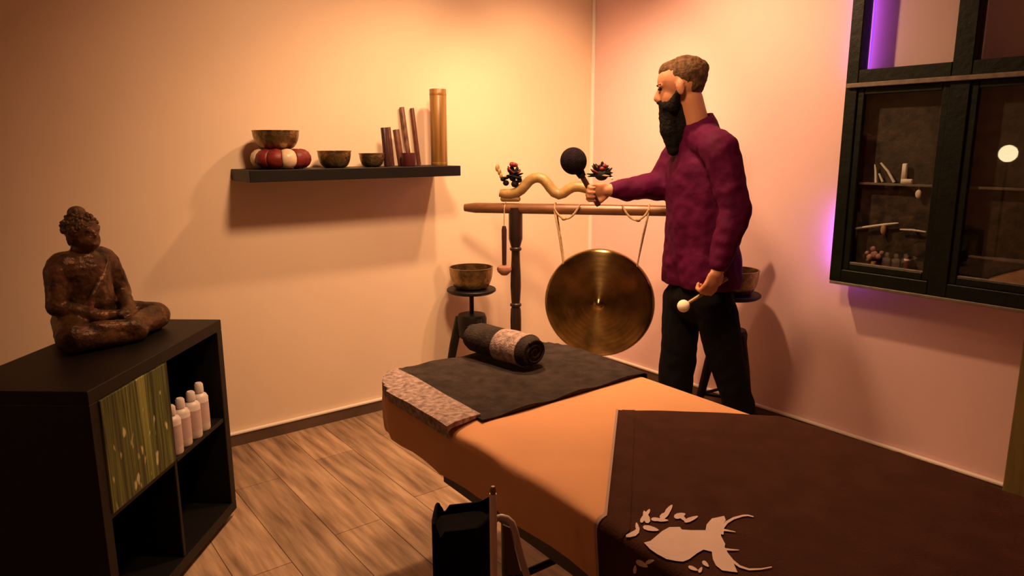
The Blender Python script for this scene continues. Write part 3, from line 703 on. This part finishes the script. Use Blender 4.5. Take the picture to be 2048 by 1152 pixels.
# mallet hanging from the beam
hp=GX(1008,428,.04); tt=(hp-G0).dot(gd)
hm=empty('hanging_mallet',GP(tt,.74,.04),'dark-handled mallet with pink felt head hanging by the gong stand post','mallet')
MB().tube([GP(tt,BZT+.002,0),GP(tt,BZT-.02,.033),GP(tt,.975,.04)],.003,8).build('cord','rope',hm,smooth=True)
MB().tube([GP(tt,.98,.04),GP(tt,.96,.04),GP(tt,.78,.04)],[.009,.0135,.0115],12).build('handle','stickdark',hm,smooth=True)
MB().lathe([(.001,-.028),(.016,-.027),(.034,-.010),(.039,.004),(.036,.016),(.020,.024),(.001,.026)],26,T(GP(tt,.752,.04))).build('head','felt_pink',hm,smooth=True)

# ------------------------------------------------------------------ bowl stands
def bowl_stand(loc,label,up_=0.):
    loc=Vector(loc); t=empty('bowl_stand',loc,label,'stand','black bowl stands')
    MB().lathe([(.001,.602),(.05,.602),(.118,.612),(.132,.622),(.132,.630),(.128,.634),(.001,.632)],36,T(loc+Vector((0,0,up_)))).build('plate','stool',t,smooth=True)
    MB().lathe([(.0125,.42),(.0125,.603+up_)],16,T(loc)).build('screw_rod','stool',t,smooth=True)
    MB().lathe([(.001,.36),(.06,.36),(.078,.375),(.080,.470),(.072,.492),(.02,.497),(.001,.497)],28,T(loc)).build('hub','stool',t,smooth=True)
    a0_=math.atan2(-rh.y,-rh.x)
    for k_ in range(3):
        a=a0_+k_*math.pi*2/3; b=a+math.pi*2/3; e=Vector((math.cos(a),math.sin(a),0)); e2=Vector((math.cos(b),math.sin(b),0))
        MB().tube([loc+e*.066+Vector((0,0,.475)),loc+e*.100+Vector((0,0,.32)),loc+e*.160+Vector((0,0,.012)),loc+e*.163],[.023,.024,.016,.017],12).build('leg','stool',t,smooth=True)
        MB().tube([loc+e*.13+Vector((0,0,.16)),loc+e2*.13+Vector((0,0,.16))],.008,8).build('stretcher','stool',t,smooth=True)
    return t
LB=PZ(942,577,.632); RB=PZ(1466,587,.672)
LB=Vector((min(LB.x,-.2),min(LB.y,-.19),0)); RB=Vector((min(RB.x,-.16),RB.y,0)); RU=.04
bowl_stand(LB,'black screw-top stool holding a bowl beside the gong stand post, by the cream wall')
bowl_stand(RB,'black screw-top stool holding a bowl behind the man, by the pink wall',RU)
bowl('singing_bowl',LB+Vector((0,0,.6345)),.116,.112,'large bronze bowl on the black stool by the cream wall','singing bowls',.62)
bowl('singing_bowl',RB+Vector((0,0,.6345+RU)),.116,.112,'large bronze bowl on the black stool behind the man','singing bowls',.62)

# ------------------------------------------------------------------ old window frame hung as display case
WX0,WX1=-.118,-.045            # front and back of the frame
yl=PX(1680,300,WX0).y; zb_=PX(1657,560,WX0).z; YC=PX(1933,60,WX0).y; yr=YC-(yl-YC); zt=2.16
ztr1=PX(1820,131,WX0).z; ztr0=PX(1805,163,WX0).z; zsh=PX(1780,369,WX0+.03).z
wf=empty('window_display',(0,YC,zb_),'old dark green window frame hung on the pink wall as a lit display case','display case')
def wbox(name,y0,y1,z0,z1,x0=WX0,x1=WX1,mt='green_frame',bev=.003,par=wf,**k): return MB().box((x0,min(y0,y1),z0),(x1,max(y0,y1),z1),None,bev).build(name,mt,par,**k)
wbox('stile',yl,yl-.052,zb_,zt); wbox('stile',yr,yr+.052,zb_,zt); wbox('mullion',YC+.035,YC-.035,zb_,zt)
[wbox('rail',a_,b_,z_,z_+.055) for a_,b_ in ((yl-.052,YC+.035),(YC-.035,yr+.052)) for z_ in (zb_,zt-.055)]
wbox('transom',yl-.052,YC+.035,ztr0,ztr1); wbox('transom',YC-.035,yr+.052,ztr0,ztr1)
wbox('drip_edge',yl-.01,yr+.01,ztr0-.012,ztr0+.006,WX0-.014,WX0,'paleedge',.002)
wbox('sill_edge',yl-.004,yr+.004,zb_-.012,zb_,WX0-.004,WX1,'paleedge',.002)
for ya,yb in ((yl-.052,YC+.035),(YC-.035,yr+.052)):
    # lower sash, backing board, shelf and glass
    for y0,y1,z0,z1 in ((ya,ya-.028,zb_+.055,ztr0-.012),(yb+.028,yb,zb_+.055,ztr0-.012),(ya-.028,yb+.028,zb_+.055,zb_+.085),(ya-.028,yb+.028,ztr0-.042,ztr0-.012)):
        wbox('sash_bar',y0,y1,z0,z1,WX0+.008,WX0+.032)
    wbox('bead',ya-.028,yb+.028,zb_+.085,zb_+.091,WX0+.012,WX0+.03,'paleedge',.001)
    wbox('back_board',ya,yb,zb_+.055,ztr0,WX1-.008,WX1,'slate',0)
    wbox('shelf',ya-.006,yb+.006,zsh-.005,zsh+.004,WX0+.034,WX1-.009,'paleedge',.001)
    wbox('pane',ya-.026,yb+.026,zb_+.083,ztr0-.040,WX0+.018,WX0+.021,'glass',0)
    wbox('pane',ya+.004,yb-.004,ztr1-.004,zt-.05,WX0+.030,WX0+.033,'glass',0)
wbox('led_strip',yl-.002,yl-.014,zb_+.05,PX(1668,420,WX0).z,WX1+.001,WX1+.005,'led',0,label='purple light strip')
wbox('led_strip',yl-.002,yl-.014,ztr1-.02,zt-.02,WX1+.001,WX1+.005,'led_mid',0,label='purple light strip')
wbox('led_strip',yl-.056,yl-.062,ztr1+.01,zt-.10,WX1+.001,WX1+.005,'led_dim',0,label='purple light strip')
# wall spacers carrying the frame
for y_ in (yl-.03,yr+.03):
    for z_ in (zb_+.6,zt-.1): wbox('bracket',y_+.012,y_-.012,z_-.012,z_+.012,WX1,0,'metal_dark',0)
xo=WX0+.047
def wp(x_,y_): return PX(x_,y_,xo)
def orn(name,label,cat,mb,mt,org): return mb.build(name,mt,org=org,smooth=True,label=label,category=cat)
a=wp(1752,366);  a.z=zsh+.0052
orn('twig_ornament','upright pale twig ornament on the shelf inside the window display','ornament',MB().tube([a,a+Vector((0,.006,.05)),a+Vector((0,.012,.075))],[.006,.005,.003],8),'orn_white',a)
a=wp(1788,366); a.z=zsh+.0088
orn('twig_ornament','slanted pale twig leaning on the shelf inside the window display','ornament',MB().tube([a,a+Vector((0,.03,.045)),a+Vector((0,.062,.078))],[.0055,.005,.004],8),'orn_white',a)
a=wp(1765,366); a.z=zsh+.0088
orn('twig_ornament','short pale twig between the two longer twigs in the window display','ornament',MB().tube([a,a+Vector((0,.018,.034))],[.005,.004],8),'orn_white',a)
a=wp(1808,366); a.z=zsh+.0042
orn('boot_figurine','small white L-shaped figurine on the window display shelf','figurine',MB().box((a.x-.008,a.y-.034,a.z),(a.x+.008,a.y+.012,a.z+.02),None,.003).box((a.x-.007,a.y-.008,a.z+.017),(a.x+.007,a.y+.012,a.z+.082),None,.003),'orn_white',a)
a=wp(1837,388); 
orn('hanging_pebble','small white drop hanging under the window display shelf','ornament',MB().ell(a,(.008,.012,.018)).tube([a+Vector((0,0,.015)),Vector((a.x,a.y,zsh-.0052))],.0015,6),'orn_white',a)
zf=zb_+.0558
zl=wp(1770,453).z
tw_=empty('ledge_branch',wp(1770,453),'pale horizontal branch with a honey-coloured knob inside the window display','branch')
MB().tube([wp(1710,457),wp(1740,453),wp(1770,449),wp(1797,446)],[.004,.005,.005,.003],8).build('branch','orn_white',tw_,smooth=True)
MB().ell(wp(1767,459),(.010,.012,.022)).build('knob','orn_wood',tw_,smooth=True)
MB().box((wp(1765,455).x,wp(1765,455).y-.004,zl-.006),(WX1-.0082,wp(1765,455).y+.004,zl+.006)).build('bracket','metal_dark',tw_)
br=empty('ledge_branch',wp(1828,460),'plain pale branch beside the mullion inside the window display','branch')
MB().tube([wp(1800,459),wp(1825,460),wp(1852,464)],[.003,.0045,.003],8).build('branch','orn_white',br,smooth=True)
MB().box((wp(1828,460).x,wp(1828,460).y-.004,wp(1828,460).z-.005),(WX1-.0082,wp(1828,460).y+.004,wp(1828,460).z+.005)).build('bracket','metal_dark',br)
a=wp(1748,520); a.z=zf
fl_=empty('flower_ornament',a,'pink flower ornament at the bottom of the window display','ornament')
MB().lathe([(.001,0),(.012,0),(.014,.02),(.010,.045),(.001,.045)],14,T(a)).build('pot','orn_wood',fl_,smooth=True)
for (dy,dz,r_) in [(0,.075,.016),(.02,.062,.013),(-.018,.068,.013),(.008,.098,.012),(-.03,.085,.010),(.032,.078,.009)]:
    MB().ell(a+Vector((0,dy,dz)),(.010,r_,r_),None,10,7).build('blossom','orn_pink',fl_,smooth=True)
a=wp(1815,520); a.z=zf
fg=empty('small_lantern',a,'small dark lantern with pale rim at the bottom of the window display','lantern')
MB().lathe([(.001,0),(.012,0),(.0125,.07),(.010,.085),(.001,.085)],16,T(a)).build('body','redstick',fg,smooth=True)
MB().lathe([(.0128,.066),(.0134,.070),(.0128,.074)],16,T(a),cap=False).build('rim','orn_white',fg,smooth=True)
MB().lathe([(.0128,.004),(.0134,.008),(.0128,.012)],16,T(a),cap=False).build('rim','orn_white',fg,smooth=True)

# ------------------------------------------------------------------ the man
MO=Vector((-.47,-1.40,0)); fh0=fh.dot(MO)
def mp(x_,y_,w_=0): return onplane(x_,y_,fh,fh0+w_)
man=empty('person',MO,'bearded man in a plum shirt and black trousers holding a large mallet beside the gong','person')
SHN=mp(1440,300,-.18); SHF=mp(1366,292,.17); NK=mp(1396,255,0); 
ELN=mp(1470,420,-.23); WRN=mp(1438,535,-.27)
ELF=mp(1322,372,.13); WRF=mp(1222,380,.07)
PEL=mp(1400,590,0); WST=mp(1402,500,0); CHE=mp(1402,370,0)
HPN=mp(1424,610,-.09); HPF=mp(1368,610,.08)
KNN=mp(1457,735,-.09); KNF=mp(1352,745,.08)
a_=mp(1492,860,-.10); ANN=Vector((a_.x,a_.y,.09)); a_=mp(1352,850,.08); ANF=Vector((a_.x,a_.y,.09))
HDC=mp(1362,172,.0)
face=(-rh*math.cos(.30)+fh*math.sin(.30)); face=(face+Vector((0,0,-.16))).normalized()
hl=Vector((0,0,1)).cross(face).normalized(); hu=face.cross(hl)
HM=Matrix((face,hl,hu)).transposed()
def hp_(f_,l_,u_): return HDC+face*f_+hl*l_+hu*u_
tf=(-rh*math.cos(-.42)+fh*math.sin(-.42)).normalized(); tl=Vector((0,0,1)).cross(tf)
TM=Matrix((tf,tl,Vector((0,0,1)))).transposed()
def hand(mb, wr, pd, pn, grip, gd_, thumb):
    """palm from the wrist along pd, palm normal pn, fingers close round a stick through grip along gd_"""
    side=pd.cross(pn).normalized()
    pc=wr+pd*.045
    mb.ell(pc,(.048,.038,.016),Matrix((pd,side,pn)).transposed(),14,10)
    mb.cap(wr-pd*.03,.026,wr+pd*.02,.026)
    for i,(o_,ln) in enumerate(((-.029,.90),(-.010,1.0),(.010,.95),(.028,.78))):
        k0=wr+pd*.080+side*o_; k1_=k0+(pd*.030+pn*.016)*ln; k2_=k1_+(pd*-.006+pn*.026)*ln; k3=k2_+(pd*-.024+pn*.004)*ln
        mb.cap(wr+pd*.045+side*o_*.8,.0105,k0,.0100); mb.cap(k0,.0098,k1_,.0092); mb.cap(k1_,.0090,k2_,.0084); mb.cap(k2_,.0082,k3,.0074)
    t0=wr+pd*.022+side*thumb*.026; t1=t0+side*thumb*.020+pd*.028+pn*.014; t2=t1+pd*.022+pn*.018-side*thumb*.010
    mb.cap(t0,.014,t1,.0115); mb.cap(t1,.0112,t2,.0092)
mb=MB()
# head and neck
mb.ell(hp_(-.008,0,.022),(.098,.076,.088),HM,24,16); mb.ell(hp_(.042,0,-.040),(.052,.056,.070),HM,20,14)
mb.ell(hp_(.045,0,-.085),(.040,.040,.030),HM); mb.ell(hp_(.030,0,.030),(.066,.066,.062),HM)
mb.cap(hp_(.090,0,.000),.010,hp_(.108,0,-.034),.013); mb.cap(hp_(.100,0,-.040),.014,hp_(.092,0,-.052),.012)
for s in (-1,1):
    mb.ell(hp_(.078,.030*s,.012),(.014,.020,.008),HM)
    mb.ell(hp_(-.002,.078*s,-.012),(.018,.010,.032),HM); mb.ell(hp_(-.004,.072*s,-.012),(.010,.010,.018),HM)
mb.ell(hp_(.088,0,-.062),(.012,.024,.007),HM); mb.ell(hp_(.086,0,-.074),(.012,.020,.007),HM)
mb.cap(NK+Vector((0,0,-.03)),.060,hp_(-.030,0,-.060),.054); mb.cap(hp_(-.03,0,-.06),.054,hp_(-.01,0,-.02),.055)
# trunk
mb.ell(CHE+Vector((0,0,.02)),(.105,.165,.17),TM,24,16); mb.ell(WST,(.10,.145,.17),TM,24,16); mb.ell(PEL,(.105,.155,.12),TM,24,16)
mb.cap(SHN,.062,NK+Vector((0,0,-.02)),.060); mb.cap(SHF,.062,NK+Vector((0,0,-.02)),.060)
for A,B,C in ((SHN,ELN,WRN),(SHF,ELF,WRF)):
    mb.cap(A,.060,B,.044); mb.cap(B,.044,C,.029)
for A,B,C in ((HPN,KNN,ANN),(HPF,KNF,ANF)):
    mb.cap(A,.080,B,.054); mb.cap(B,.054,C,.036)
    ft=tf*.17; mb.cap(C+Vector((0,0,-.045)),.034,C+ft+Vector((0,0,-.060)),.026)
# near hand holds the small beater, far hand the large mallet
s0=mp(1446,562,-.232); s1=mp(1367,612,-.25)
pdn=((mp(1418,580,-.28)-WRN)).normalized(); 
hand(mb,WRN+pdn*.008,pdn,(-fh*-.55-rh*.2+Vector((0,0,-.2))-pdn*0).normalized() if False else (fh*.75-rh*.35).normalized(),None,None,1)
l0=mp(1190,398,.045); l1=mp(1147,322,.045)
pdf=((mp(1188,382,.06)-WRF)).normalized()
hand(mb,WRF+pdf*.0,pdf,(-fh*.8+Vector((0,0,-.25))).normalized(),None,None,-1)
body_=voxel(mb.build('body','skin',man),.0052,3)
# clothes
mb=MB()
mb.ell(CHE+Vector((0,0,.03)),(.128,.190,.185),TM,28,18); mb.cap(CHE+tl*.05,.125,WST+tl*.05,.130); mb.cap(CHE-tl*.05,.125,WST-tl*.05,.130); mb.cap(CHE,.135,WST,.145); 
mb.cap(WST+Vector((0,0,-.02))+tl*.05,.135,PEL+tl*.055+Vector((0,0,.085)),.138); mb.cap(WST+Vector((0,0,-.02))-tl*.05,.135,PEL-tl*.055+Vector((0,0,.085)),.138)
mb.cap(SHN,.074,NK+Vector((0,0,-.030)),.077); mb.cap(SHF,.074,NK+Vector((0,0,-.030)),.077)
mb.cap(CHE+tf*.03,.11,NK+Vector((0,0,-.085)),.085); mb.ell(CHE-tf*.03+Vector((0,0,.07)),(.105,.17,.13),TM,24,16)
for A,B,C,e in ((SHN,ELN,WRN,.0),(SHF,ELF,WRF,.0)):
    d_=(C-B).normalized()
    mb.cap(A,.076,B,.064); mb.cap(B,.066,C-d_*.055,.050); mb.cap(C-d_*.06,.050,C-d_*.02,.043)
sh=voxel(mb.build('shirt','shirt',man),.0075,5,.010,.085)
# flat hem: squash everything below the hem line
hz=mp(1400,568,0).z-0
for v_ in sh.data.vertices:
    p=v_.co+MO
    d_=min((p-WRN).length,(p-(WRN+ELN)/2).length)
    if p.z<hz and (Vector((p.x,p.y,0))-Vector((PEL.x,PEL.y,0))).length<.26 and d_>.12: v_.co.z=hz-.004*(hz-p.z)/.1
mb=MB()
for A,B,C,rk in ((HPN,KNN,ANN,.074),(HPF,KNF,ANF,.080)):
    mb.cap(A+Vector((0,0,.03)),.098,A*.35+B*.65,.086); mb.cap(A*.4+B*.6,.088,B,rk); mb.cap(B,rk,C+Vector((0,0,.02)),.066); mb.cap(C+Vector((0,0,.05)),.068,C+Vector((0,0,-.01)),.072)
mb.ell(PEL+Vector((0,0,-.01)),(.125,.170,.12),TM)
voxel(mb.build('trousers','trousers',man),.0075,4,.008,.10)
for C in (ANN,ANF):
    mb=MB(); mb.cap(C-tf*.045+Vector((0,0,-.045)),.044,C+tf*.06+Vector((0,0,-.048)),.042); mb.cap(C+tf*.06+Vector((0,0,-.050)),.042,C+tf*.185+Vector((0,0,-.058)),.032)
    o=voxel(mb.build('shoe','shoe',man),.005,3)
    for v_ in o.data.vertices: v_.co.z=max(v_.co.z,.0)
# collar
for s,(r0_,r1_,z0_,z1_) in enumerate([(.074,.068,-.012,.038)]):
    mb=MB(); cn=NK+Vector((0,0,.0)); ax_=(hp_(-.03,0,-.06)-NK).normalized(); lean=ax_
    Q=lean.to_track_quat('Z','Y').to_matrix(); n=40; v=[]; f=[]
    for rr2,zz in ((r0_+.012,z0_-.02),(r0_+.010,z0_+.012),(r1_+.006,z1_),(r1_,z1_),(r0_-.002,z0_)):
        for i in range(n):
            a=2*math.pi*i/n; d_=Vector((math.cos(a),math.sin(a),0)); wd=Q@d_
            dip=max(0,wd.dot(tf))**3*.028
            v.append(cn+wd*rr2+lean*(zz-dip))
    for k_ in range(4):
        for i in range(n): j=(i+1)%n; f.append((k_*n+i,k_*n+j,(k_+1)*n+j,(k_+1)*n+i))
    mb.add(v,f).build('collar','shirt',man,smooth='all')
# hair, bun and beard
mb=MB(); mb.ell(hp_(-.022,0,.038),(.094,.079,.084),HM,26,18); mb.ell(hp_(.035,0,.072),(.050,.050,.038),HM); mb.ell(hp_(-.055,0,.075),(.050,.050,.038),HM); mb.ell(hp_(-.092,0,.055),(.030,.034,.036),HM)
mb.ell(hp_(-.050,0,-.002),(.050,.066,.050),HM)
hr=voxel(mb.build('hair','hair',man),.0045,3,.003,.02)
mb=MB()
mb.ell(hp_(.052,0,-.078),(.052,.056,.042),HM); 
tip=mp(1346,300,-.01); ch=hp_(.060,0,-.100)
mb.cap(hp_(.020,0,-.085),.044,mp(1364,252,0),.040); mb.cap(mp(1364,252,0),.040,mp(1356,285,0),.030); mb.cap(ch,.046,(ch*.5+tip*.5)+tf*.005,.044); mb.cap(ch*.5+tip*.5,.044,tip,.026)
for s in (-1,1): mb.cap(hp_(.012,.062*s,-.030),.014,hp_(.040,.048*s,-.080),.026); mb.cap(hp_(.088,.022*s,-.056),.010,hp_(.070,.036*s,-.078),.018)
mb.cap(hp_(.098,-.016,-.054),.008,hp_(.098,.016,-.054),.008)
voxel(mb.build('beard','beard',man),.0045,3,.005,.025)
for s in (-1,1):
    MB().ell(hp_(.086,.030*s,.000),(.008,.011,.006),HM).build('eye','tuft',man,smooth='all'); MB().cap(hp_(.096,.014*s,.018),.004,hp_(.080,.046*s,.018),.003).build('eyebrow','hair',man,smooth='all')
# large mallet in the far hand
lm=empty('gong_mallet',l0,'large round dark felt mallet raised in the man\'s outstretched hand','mallet')
dm=(l1-l0).normalized()
MB().tube([l0-dm*.035,l0-dm*.03,l0+dm*.04,l1-dm*.03],[.009,.0125,.0125,.0115],14).build('handle','stickdark',lm,smooth=True)
MB().tube([l1-dm*.080,l1-dm*.05],[.017,.022],14).build('collar','felt',lm,smooth=True)
MB().ell(l1,(.058,.058,.060),dm.to_track_quat('Z','Y').to_matrix(),28,18).build('head','felt',lm,smooth='all')
# small beater in the near hand
sb_=empty('small_beater',s0,'slim beater with a white round tip held low in the man\'s hand','mallet')
ds=(s1-s0).normalized()
MB().tube([s0-ds*.02,s1-ds*.01],[.008,.0075],12).build('handle','stick',sb_,smooth=True)
MB().ell(s1,.026,None,22,16).build('tip','felt_white',sb_,smooth='all')
